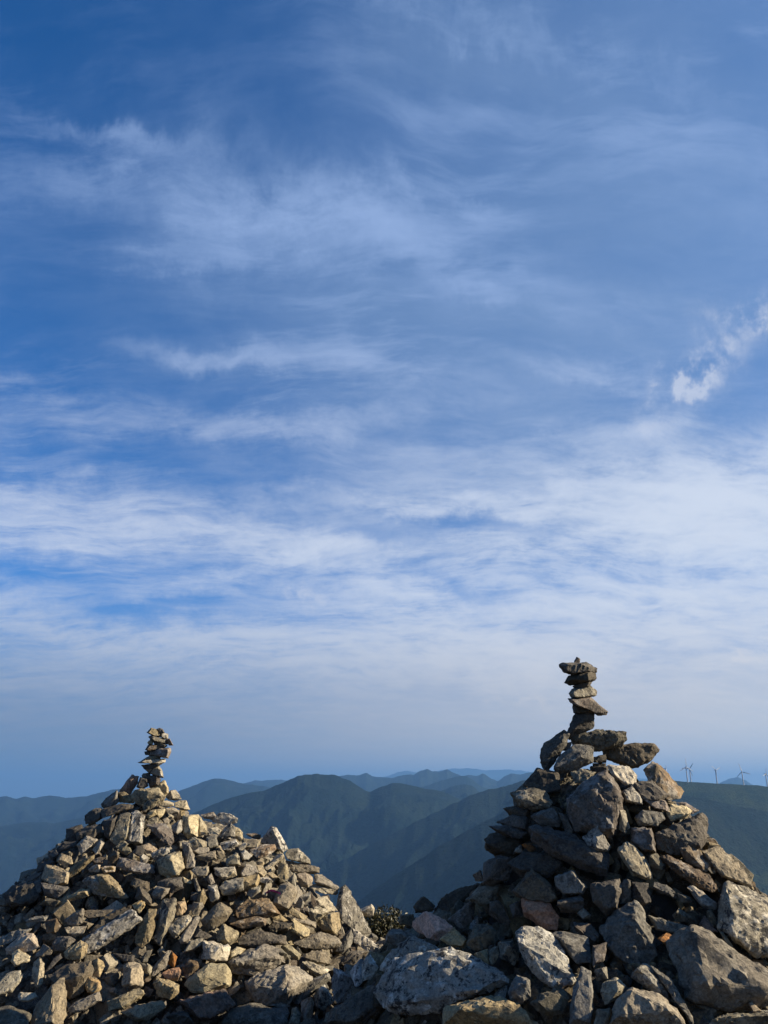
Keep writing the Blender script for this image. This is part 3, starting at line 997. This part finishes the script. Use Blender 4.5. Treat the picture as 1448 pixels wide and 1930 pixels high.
LAB = {'r': 'rust coloured stone', 'o': 'ochre stone', 'w': 'pale sunlit stone', 'p': 'pinkish brown stone'}
TOWER_L = {'J%d' % i for i in range(1, 16)}
TOWER_R = {'I%d' % i for i in range(1, 9)}
GROUND = {'G2', 'G3', 'G4', 'G5', 'G6', 'G14', 'F17', 'F18', 'F8', 'F9', 'F10', 'F11', 'F13', 'F15', 'F14', 'F16', 'F20', 'F21', 'E18'}
CAP_R = {'I9', 'I10', 'I11', 'I12', 'I13', 'I14', 'I15', 'I17', 'I14b'}
TOPS_L = {'J16': -.02, 'J17': -.03, 'J18': -.02, 'J19': 0.0, 'J20': -.10}
hero_pos = []
n_left = n_right = 0
for i, line in enumerate([l for l in STONES.strip().splitlines() if l.strip()]):
    sid, kind, out, rd, _ = parse(line)
    Y, deep = None, False
    if sid in TOWER_L:
        par, Y, deep = towl, YL, True
    elif sid in TOWER_R:
        par, Y, deep = towr, YR, True
        if sid in ('I8', 'I1'):
            deep = False
    elif sid in GROUND:
        par = summit
    elif sid in CAP_R:
        par, Y = right, YR + {'I12': .06, 'I10': -.02, 'I11': -.08}.get(sid, 0)
    elif sid[0] in 'GHI':
        par = right
    else:
        par = left
        if sid == 'E1':
            rd = rd
    if sid in TOPS_L:
        Y = YL + TOPS_L[sid]
    ym = {id(left): YL + .12, id(right): YR + .12}.get(id(par), YR + .45 if sid[0] == 'G' else 4.9)
    if sid == 'E18':
        Y = 4.75
    C_, me = hero(out, rd, i * 13 + 5, Y=Y, deep=deep, ymax=ym)
    base_loc = par.location
    o = link('stone', me, MAT[kind], par, C_ - base_loc)
    if sid in ('G10', 'G2', 'J16', 'I1', 'H14', 'G33', 'C2', 'B1'):
        o['label'] = {'G10': 'rust orange stone in the shaded left flank', 'G2': 'rusty brown pointed stone', 'J16': 'orange faced stone below the stack',
                      'I1': 'tiny pink pebble on the very top', 'H14': 'white and grey marbled stone', 'G33': 'long grey slab sloping down to the right',
                      'C2': 'upright pale stone with black lichen', 'B1': 'long slab lying diagonally'}[sid]
    if par is left:
        n_left += 1
    if par is right:
        n_right += 1
    hero_pos.append((C_, me))

for i, line in enumerate([l for l in BOULDERS.strip().splitlines() if l.strip()]):
    sid, kind, out, rd, ex = parse(line)
    C_, me = hero(out, rd, i * 17 + 901, mesh_name=ex[1], lift=.02)
    o = link(ex[1], me, MAT[kind], None, C_)
    tag(o, ex[0], ex[1])

# ------------------------------------------------------------------ filler stones bedded between the traced ones
LIB = [to_mesh(random_rock(200 + k), 'stone') for k in range(26)]
LIBL = [m.copy() for m in LIB]
for k, me in enumerate(LIB):
    me.materials.append(MAT['tgggddbsLgbg'[k % 12]])
for k, me in enumerate(LIBL):
    me.materials.append(MAT['twtgtowsbtyt'[k % 12]])


def normal_at(x, y):
    e = .03
    return Vector((h_surf(x - e, y) - h_surf(x + e, y), h_surf(x, y - e) - h_surf(x, y + e), 2 * e)).normalized()


def rnd_rot(nrm, rs, loose=.7):
    n_ = (nrm + Vector((rs.gauss(0, loose), rs.gauss(0, loose), rs.gauss(0, loose * .4)))).normalized()
    q_ = n_.to_track_quat('Z', 'Y')
    return q_ @ Euler((0, 0, rs.uniform(0, 6.28))).to_quaternion()


def fill(par, cx, cy, rmax, n, smin, smax, sink, rs, face=True):
    k = 0
    while k < n:
        a = rs.uniform(0, 2 * math.pi)
        r = rmax * math.sqrt(rs.random())
        x, y = cx + r * math.cos(a), cy + r * math.sin(a)
        if face and y > cy + .15:
            continue
        s = rs.uniform(smin, smax)
        nrm = normal_at(x, y)
        p = Vector((x, y, h_surf(x, y))) - nrm * (sink + s * .22)
        me = rs.choice(LIBL if par is left else LIB)
        o = link('stone', me, None, par, p - par.location)
        o.rotation_mode = 'QUATERNION'
        o.rotation_quaternion = rnd_rot(nrm, rs)
        o.scale = (s, s, s * rs.uniform(.8, 1.2))
        k += 1


rs = random.Random(11)
fill(left, AL.x, AL.y, 1.5, 290 - n_left, .10, .22, .085, rs)
fill(right, AR.x, AR.y, .95, 290 - n_right, .09, .20, .085, rs)


def rubble(name, label, par, spots, mats='tgdgb'):
    """many more small stones, joined into one mesh"""
    protos = []
    for k in range(16):
        bm = random_rock(600 + k, cut=3.0, amp=.04, bev=.025)
        me = bpy.data.meshes.new('tmp')
        bm.to_mesh(me)
        bm.free()
        n = len(me.vertices)
        co = np.empty(n * 3)
        me.vertices.foreach_get('co', co)
        fc = np.array([tuple(p.vertices) for p in me.polygons if len(p.vertices) == 3])
        protos.append((co.reshape(-1, 3), fc))
        bpy.data.meshes.remove(me)
    V, Fc, MI, b = [], [], [], 0
    for (p, q_, s) in spots:
        j = rs.randrange(len(protos))
        co, fc = protos[j]
        m = np.array(q_.to_matrix())
        V.append((co * s) @ m.T + np.array(p))
        Fc.append(fc + b)
        MI.append(np.full(len(fc), rs.randrange(5)))
        b += len(co)
    V = np.concatenate(V)
    Fc = np.concatenate(Fc)
    MI = np.concatenate(MI).astype(np.int32)
    me = bpy.data.meshes.new(name)
    me.vertices.add(len(V))
    me.vertices.foreach_set('co', V.ravel())
    me.loops.add(len(Fc) * 3)
    me.loops.foreach_set('vertex_index', Fc.ravel().astype(np.int32))
    me.polygons.add(len(Fc))
    me.polygons.foreach_set('loop_start', np.arange(0, len(Fc) * 3, 3, dtype=np.int32))
    for kk in mats:
        me.materials.append(MAT[kk])
    me.polygons.foreach_set('material_index', MI)
    me.update(calc_edges=True)
    me.shade_smooth()
    me.set_sharp_from_angle(angle=R(30))
    o = link(name, me, None, par)
    if par is not None:
        o.location = -par.location
    o['kind'] = 'stuff'
    if label:
        o['label'] = label
    return o


def spots(cx, cy, rmax, n, smin, smax, sink, test=None):
    out = []
    while len(out) < n:
        a = rs.uniform(0, 2 * math.pi)
        r = rmax * math.sqrt(rs.random())
        x, y = cx + r * math.cos(a), cy + r * math.sin(a)
        if test and not test(x, y):
            continue
        s = smin + (smax - smin) * rs.random() ** 1.6
        nrm = normal_at(x, y)
        p = Vector((x, y, h_surf(x, y))) - nrm * (sink + s * .2)
        out.append((p, rnd_rot(nrm, rs), s))
    return out


inl = lambda x, y: math.hypot(x - AL.x, y - AL.y) < 1.5 and math.hypot(x - AL.x, y - AL.y) <= math.hypot(x - AR.x, y - AR.y) * 1.6
inr = lambda x, y: math.hypot(x - AR.x, y - AR.y) < .95 and not inl(x, y)
rubble('rubble', None, left, spots(AL.x, AL.y, 1.5, 1500, .05, .15, .13, inl) + spots(AL.x, AL.y, 1.5, 600, .08, .17, .04, lambda x, y: inl(x, y) and y > AL.y + .12)
       + spots(AL.x, AL.y, 1.45, 3200, .03, .075, .058, inl), mats='twgtb')
rubble('rubble', None, right, spots(AR.x, AR.y, .95, 1000, .05, .14, .13, inr) + spots(AR.x, AR.y, .95, 400, .08, .18, .03, lambda x, y: inr(x, y) and y > AR.y + .12)
       + spots(AR.x, AR.y, .95, 2300, .025, .065, .058, inr))
outside = lambda x, y: not inl(x, y) and not inr(x, y) and y > .9 and not (-.5 < x < .7 and 4.5 < y < 6.3)  # dip kept bare: its dark soil stands in for a cast shadow
gr = rubble('rubble', 'loose small stones strewn over the summit ground', None,
            spots(0, 4, 4.2, 2600, .05, .20, .10, outside))
tag(gr, cat='rubble')
# larger stones of the ground between and before the cairns
k = 0
while k < 150:
    x, y = rs.uniform(-1.5, 2.2), rs.uniform(2.0, 6.0)
    if not outside(x, y):
        continue
    s = rs.uniform(.12, .26)
    nrm = normal_at(x, y)
    p = Vector((x, y, h_surf(x, y))) - nrm * (.06 + s * .25)
    o = link('stone', rs.choice(LIB), None, summit, p)
    o.rotation_mode = 'QUATERNION'
    o.rotation_quaternion = rnd_rot(nrm, rs, .4)
    o.scale = (s, s, s)
    k += 1

# violet scrap caught between the stones
yy = hit(515, 1683) - .04
c_ = at(515, 1683, yy)
bm = bmesh.new()
w_ = .028
prev = None
for i in range(7):
    t_ = i / 6
    p = Vector(((t_ - .5) * .07, math.sin(t_ * 7) * .006, .010 * math.sin(t_ * 4) + t_ * .006))
    a = bm.verts.new(p + Vector((0, 0, .003)))
    b = bm.verts.new(p + Vector((0, .004, -.006)))
    if prev:
        bm.faces.new((prev[0], prev[1], b, a))
    prev = (a, b)
bmesh.ops.solidify(bm, geom=bm.faces[:], thickness=.001)
me = bpy.data.meshes.new('ribbon')
bm.to_mesh(me)
bm.free()
tag(link('ribbon', me, M_ribbon, None, c_), 'tiny violet ribbon scrap caught between stones on the right flank of the left heap', 'ribbon')

# ------------------------------------------------------------------ bush behind the dip
by = 6.6
bc = at(726, 1722, by)
bush = tag(empty('bush', (bc.x, bc.y, bc.z - .35)), 'small dark olive bush showing over the dip between the two cairns', 'bush')
bm = bmesh.new()
rsb = random.Random(5)
tips = []
for i in range(130):
    u = rsb.uniform(-1, 1)
    v = rsb.uniform(-1, 1)
    hgt = .385 * (1 - .55 * abs(u) ** 1.7) * rsb.uniform(.72, 1.08)
    tips.append(Vector((u * .31 + .01, v * .2, hgt)))
for tp in tips:
    for j in range(60):
        f = rsb.uniform(.55, 1.0) if j else 1
        c2 = Vector((tp.x * (.4 + .6 * f), tp.y * (.4 + .6 * f), tp.z * f)) + Vector((rsb.gauss(0, .016), rsb.gauss(0, .016), rsb.gauss(0, .012)))
        L_ = rsb.uniform(.010, .020)
        q_ = Euler((rsb.uniform(-1.2, 1.2), rsb.uniform(-1.2, 1.2), rsb.uniform(0, 6.28))).to_matrix()
        pts = [Vector((-L_, 0, 0)), Vector((0, -L_ * .42, .002)), Vector((L_, 0, 0)), Vector((0, L_ * .42, .002))]
        bm.faces.new([bm.verts.new(c2 + q_ @ p) for p in pts])
me = bpy.data.meshes.new('foliage')
bm.to_mesh(me)
bm.free()
fo = link('foliage', me, M_leaf, bush)
fo['kind'] = 'stuff'
for i in range(9):
    tp = tips[i * 9]
    bm = bmesh.new()
    rings = []
    for s_ in range(4):
        f = s_ / 3
        c2 = Vector((tp.x * f ** 1.3, tp.y * f ** 1.3, tp.z * f * .95))
        rr = .007 * (1 - f * .75)
        rings.append([bm.verts.new(c2 + Vector((rr * math.cos(k * 1.2566), rr * math.sin(k * 1.2566), 0))) for k in range(5)])
    for s_ in range(3):
        for k in range(5):
            bm.faces.new((rings[s_][k], rings[s_][(k + 1) % 5], rings[s_ + 1][(k + 1) % 5], rings[s_ + 1][k]))
    me = bpy.data.meshes.new('stem')
    bm.to_mesh(me)
    bm.free()
    link('stem', me, M_stem, bush)

# ------------------------------------------------------------------ mountains
VALLEY = -950.0


def ridge(name, label, D, prof, seed, slope=.55, spur=1.0, depth_f=1.0, nx=420, ny=80, skew=0.0, mat=None, rough=1.0):
    """a mountain range: crest line as seen, spurs and gullies running down both sides"""
    prof = sorted(prof)
    pxs = np.array([p[0] for p in prof], float)
    pys = np.array([p[1] for p in prof], float)
    x0, x1 = pxs[0], pxs[-1]
    nx = int(nx * 1.5)
    V, Fc = [], []
    o_ = Vector((seed * 17.3, seed * 5.1, 0))
    L = (at(float(pxs[np.argmin(pys)]), float(pys.min()), D).z - VALLEY) / slope * 1.1
    rows = []
    nyb = 14
    for j in range(-nyb, ny + 1):
        t = (j / ny) if j >= 0 else (j / nyb)
        rows.append(t * abs(t) ** .25)
    for j, t in enumerate(rows):
        for i in range(nx + 1):
            # both ends run on past the traced crest and sink into the valley
            u_ = -.3 + 1.6 * i / nx
            px = x0 + (x1 - x0) * u_
            e_ = max(0.0, -u_, u_ - 1) / .3
            e_ = 1 - e_ * e_ * (3 - 2 * e_)
            py = float(np.interp(px, pxs, pys))
            Dl = D * (1 + skew * (px - 724) / 724)
            p0 = at(px, py, Dl)
            x = p0.x
            kx = x / D
            # crest jaggedness
            zc_ = p0.z + rough * D * (.0017 * noise.fractal(Vector((kx * 45, 0, 0)) + o_, .9, 2.0, 5) + .0004 * noise.noise(Vector((kx * 900, 0, 0))))
            dist = abs(t) * L
            yb = Dl - (t * L)
            sp = noise.ridged_multi_fractal(Vector((kx * 7 + .9 * t, t * 1.6, 0)) + o_, 1.0, 2.1, 5, 1.0, 2.0) - 1.0
            sp2 = noise.fractal(Vector((kx * 24 + 1.3 * t, t * 7, 0)) + o_, .9, 2.1, 6)
            am = min(1, abs(t) * 5)
            drop = slope * dist
            z = zc_ - drop * (1 - .10 * sp * spur) + spur * am * D * (.020 * sp + .007 * sp2)
            if t != 0:
                z = min(z, zc_ - drop * .25)
            if j == len(rows) - 1 or j == 0:
                z = VALLEY - 5
            xx = x * (yb / Dl) if t > 0 else x * (yb / Dl)
            z = VALLEY - 5 + (z - VALLEY + 5) * e_
            V.append((xx, yb, max(z, VALLEY - 5)))
    w = nx + 1
    for j in range(len(rows) - 1):
        for i in range(nx):
            Fc.append((j * w + i, j * w + i + 1, (j + 1) * w + i + 1, (j + 1) * w + i))
    o = link(name, mesh_from(name, V, Fc, True), mat or M_forest)
    return tag(o, label, kind='structure')


ridge('mountain_range', 'palest farthest range', 32000, [(500, 1486), (620, 1476), (700, 1468), (740, 1458), (765, 1454), (800, 1457), (850, 1449), (880, 1447), (915, 1452), (950, 1450), (1000, 1454), (1100, 1462), (1240, 1470), (1300, 1476), (1460, 1484), (1650, 1486), (1900, 1486)], 1, slope=.35, ny=30)
ridge('mountain_range', 'small blue hill behind the wind turbines', 19500, [(1300, 1486), (1350, 1478), (1375, 1468), (1390, 1465), (1405, 1470), (1422, 1480), (1480, 1490)], 2, slope=.3, ny=30, nx=120)
ridge('mountain_range', 'small pale peak behind the left range', 18000, [(380, 1495), (455, 1478), (480, 1472), (500, 1472), (530, 1470), (545, 1470), (600, 1482), (680, 1495)], 3, slope=.3, ny=30, nx=140)
ridge('mountain_range', 'far blue range behind the central mountain', 13500, [(560, 1485), (620, 1468), (640, 1461), (655, 1459), (672, 1461), (690, 1457), (702, 1461), (722, 1465), (740, 1466), (755, 1460), (768, 1459), (780, 1460), (792, 1452), (805, 1447), (815, 1453), (828, 1455), (843, 1451), (858, 1458), (872, 1463), (886, 1459), (898, 1461), (910, 1457), (924, 1465), (938, 1471), (950, 1464), (962, 1459), (980, 1460), (1000, 1456), (1080, 1462), (1200, 1477), (1350, 1492)], 4, slope=.4, ny=40)
ridge('mountain_range', 'far blue range on the left with a rounded peak', 12000, [(-500, 1520), (-200, 1500), (0, 1503), (14, 1501), (30, 1505), (47, 1501), (60, 1503), (90, 1500), (125, 1505), (150, 1501), (180, 1497), (215, 1489), (260, 1487), (300, 1492), (330, 1495), (345, 1488), (380, 1473), (400, 1468), (425, 1469), (465, 1478), (540, 1490), (700, 1520)], 5, slope=.42, ny=50, nx=320)
ridge('mountain_range', 'blue hill before the far range', 10500, [(740, 1500), (800, 1481), (830, 1470), (860, 1462), (880, 1463), (905, 1480), (940, 1492), (1000, 1505)], 6, slope=.45, ny=40, nx=160)
ridge('mountain_range', 'hazy spurs below the far left range', 8800, [(-400, 1590), (-100, 1560), (0, 1559), (30, 1552), (60, 1548), (100, 1551), (135, 1544), (160, 1541), (200, 1548), (280, 1545), (350, 1560), (420, 1580)], 7, slope=.45, nx=200)
ridge('mountain_range', 'rounded blue spur right of the central mountain', 8000, [(760, 1520), (820, 1495), (850, 1483), (875, 1477), (890, 1480), (905, 1492), (960, 1510), (1100, 1530)], 8, slope=.5, nx=160)
ridge('mountain_range', 'large central mountain with a broad flat crest', 6200, [(60, 1700), (180, 1630), (260, 1585), (330, 1550), (370, 1530), (390, 1521), (440, 1501), (460, 1497), (500, 1490), (540, 1472), (560, 1463), (600, 1458), (625, 1459), (640, 1464), (660, 1472), (690, 1490), (700, 1492), (715, 1485), (735, 1477), (755, 1475), (775, 1480), (800, 1486), (835, 1492), (870, 1508), (920, 1540), (1050, 1600)], 9, slope=.50, nx=420, ny=110, spur=1.2)
ridge('mountain_range', 'dark ridge descending leftwards behind the right cairn', 4900, [(560, 1680), (640, 1625), (700, 1592), (760, 1561), (800, 1541), (830, 1527), (860, 1512), (890, 1498), (920, 1488), (960, 1480), (990, 1470), (1020, 1464), (1100, 1462), (1250, 1475), (1400, 1500)], 10, slope=.5, nx=320, ny=90, skew=.1)
ridge('mountain_range', 'nearest dark slope in the valley left of the right cairn', 3500, [(600, 1760), (700, 1680), (760, 1640), (820, 1600), (860, 1577), (900, 1556), (950, 1528), (1000, 1508), (1100, 1495), (1300, 1500), (1500, 1540)], 11, slope=.5, nx=300, ny=90, skew=.1)
RD = 4300
ridge('mountain_range', 'green ridge carrying the wind turbines at the right edge', RD, [(1080, 1520), (1160, 1490), (1230, 1471), (1270, 1471), (1285, 1473), (1340, 1476), (1400, 1479), (1430, 1480), (1448, 1483), (1600, 1492), (1900, 1530)], 12, slope=.42, nx=300, ny=110, spur=.8, rough=.35,
      mat=forest_material('near_forest', (.009, .019, .011), (.021, .031, .015), .006))
# valley floor to the horizon
S = 52000
link('valley_floor', mesh_from('valley_floor', [(-S, -S, VALLEY), (S, -S, VALLEY), (S, S, VALLEY), (-S, S, VALLEY)], [(0, 1, 2, 3)]), M_forest)['kind'] = 'structure'


# ------------------------------------------------------------------ wind turbines
def tube(bm, p0, p1, r0, r1, n=12):
    d = (p1 - p0).normalized()
    q_ = d.to_track_quat('Z', 'Y').to_matrix()
    a = [bm.verts.new(p0 + q_ @ Vector((r0 * math.cos(k * 2 * math.pi / n), r0 * math.sin(k * 2 * math.pi / n), 0))) for k in range(n)]
    b = [bm.verts.new(p1 + q_ @ Vector((r1 * math.cos(k * 2 * math.pi / n), r1 * math.sin(k * 2 * math.pi / n), 0))) for k in range(n)]
    for k in range(n):
        bm.faces.new((a[k], a[(k + 1) % n], b[(k + 1) % n], b[k]))
    bm.faces.new(a[::-1])
    bm.faces.new(b)


def bmobj(name, bm, mat, parent):
    me = bpy.data.meshes.new(name)
    bm.normal_update()
    bm.to_mesh(me)
    bm.free()
    return link(name, me, mat, parent)


def turbine(px, base_py, hub_py, yaw, phase, D, label, blade=44):
    p = at(px, base_py, D)
    ph = at(px, hub_py, D)
    H = ph.z - p.z
    t = empty('wind_turbine', (p.x, p.y, p.z - 8))
    t.rotation_euler = (0, 0, yaw)
    tag(t, label, 'wind turbine', 'wind turbines on the ridge')
    H += 8
    bm = bmesh.new()
    tube(bm, Vector((0, 0, 0)), Vector((0, 0, H)), 3.3, 2.2, 14)
    bmobj('tower', bm, M_shaded_white, t)
    bm = bmesh.new()
    tube(bm, Vector((0, -3, H + 1.2)), Vector((0, 9, H + 1.6)), 2.4, 1.7, 8)
    bmobj('nacelle', bm, M_shaded_white, t)
    bm = bmesh.new()
    tube(bm, Vector((0, -3, H + 1.2)), Vector((0, -6, H + 1.2)), 1.9, .7, 10)
    bmobj('hub', bm, M_shaded_white, t)
    for k in range(3):
        a = phase + k * 2 * math.pi / 3
        bm = bmesh.new()
        prev = None
        for s_ in range(7):
            f = s_ / 6
            r = 1.2 + f * blade
            c_ = (2.2 if s_ == 0 else 5.0 * (1 - .6 * f))
            th = 1.3 * (1 - .8 * f) + .25
            e = [Vector((-c_ * .35, 0, r)), Vector((0, -th, r)), Vector((c_ * .65, 0, r)), Vector((0, th, r))]
            rot = Matrix.Rotation(a, 3, 'Y')
            tw = Matrix.Rotation(.5 * (1 - f), 3, 'Z')
            ring = [bm.verts.new(rot @ (tw @ v) + Vector((0, -4.6, H + 1.2))) for v in e]
            if prev:
                for q_ in range(4):
                    bm.faces.new((prev[q_], prev[(q_ + 1) % 4], ring[(q_ + 1) % 4], ring[q_]))
            else:
                bm.faces.new(ring[::-1])
            prev = ring
        bm.faces.new(prev)
        bmobj('blade', bm, M_shaded_white, t)
    return t


turbine(1296.5, 1474, 1446, R(10), R(2), RD - 5, 'tallest wind turbine, left of the close pair nearest the right cairn')
turbine(1303, 1474.5, 1450, R(-35), R(38), RD + 30, 'wind turbine just right of and overlapping the tallest one', 36)
turbine(1352, 1476, 1452, R(25), R(-55), RD + 40, 'wind turbine standing alone on the ridge between the pair and the small blue hill', 34)
turbine(1402, 1479, 1455, R(-15), R(-14), RD, 'wind turbine in front of the small blue hill', 42)
turbine(1447, 1483, 1459, R(30), R(10), RD + 60, 'wind turbine half cut off by the right edge', 32)
turbine(1257, 1472, 1449, R(80), R(90), RD + 500, 'wind turbine barely showing over the stones of the right cairn', 26)

# ------------------------------------------------------------------ haze
zt, zb = CAMZ + 1090, VALLEY - 10
hv = [(x, y, z) for z in (zb, zt) for (x, y) in ((-S - 500, -S - 500), (S + 500, -S - 500), (S + 500, S + 500), (-S - 500, S + 500))]
hf = [(0, 3, 2, 1), (4, 5, 6, 7), (0, 1, 5, 4), (1, 2, 6, 5), (2, 3, 7, 6), (3, 0, 4, 7)]
HZ = bpy.data.materials.new('haze')
HZ.use_nodes = True
N = NT(HZ.node_tree)
pv = N.n('ShaderNodeVolumePrincipled', ins={'Color': (.14, .31, .60, 1), 'Density': 5.0e-5, 'Anisotropy': .15})
oo = N.n('ShaderNodeOutputMaterial')
N.t.links.new(pv.outputs[0], oo.inputs['Volume'])
hz_o = link('haze', mesh_from('haze', hv, hf), HZ)
hz_o['kind'] = 'stuff'
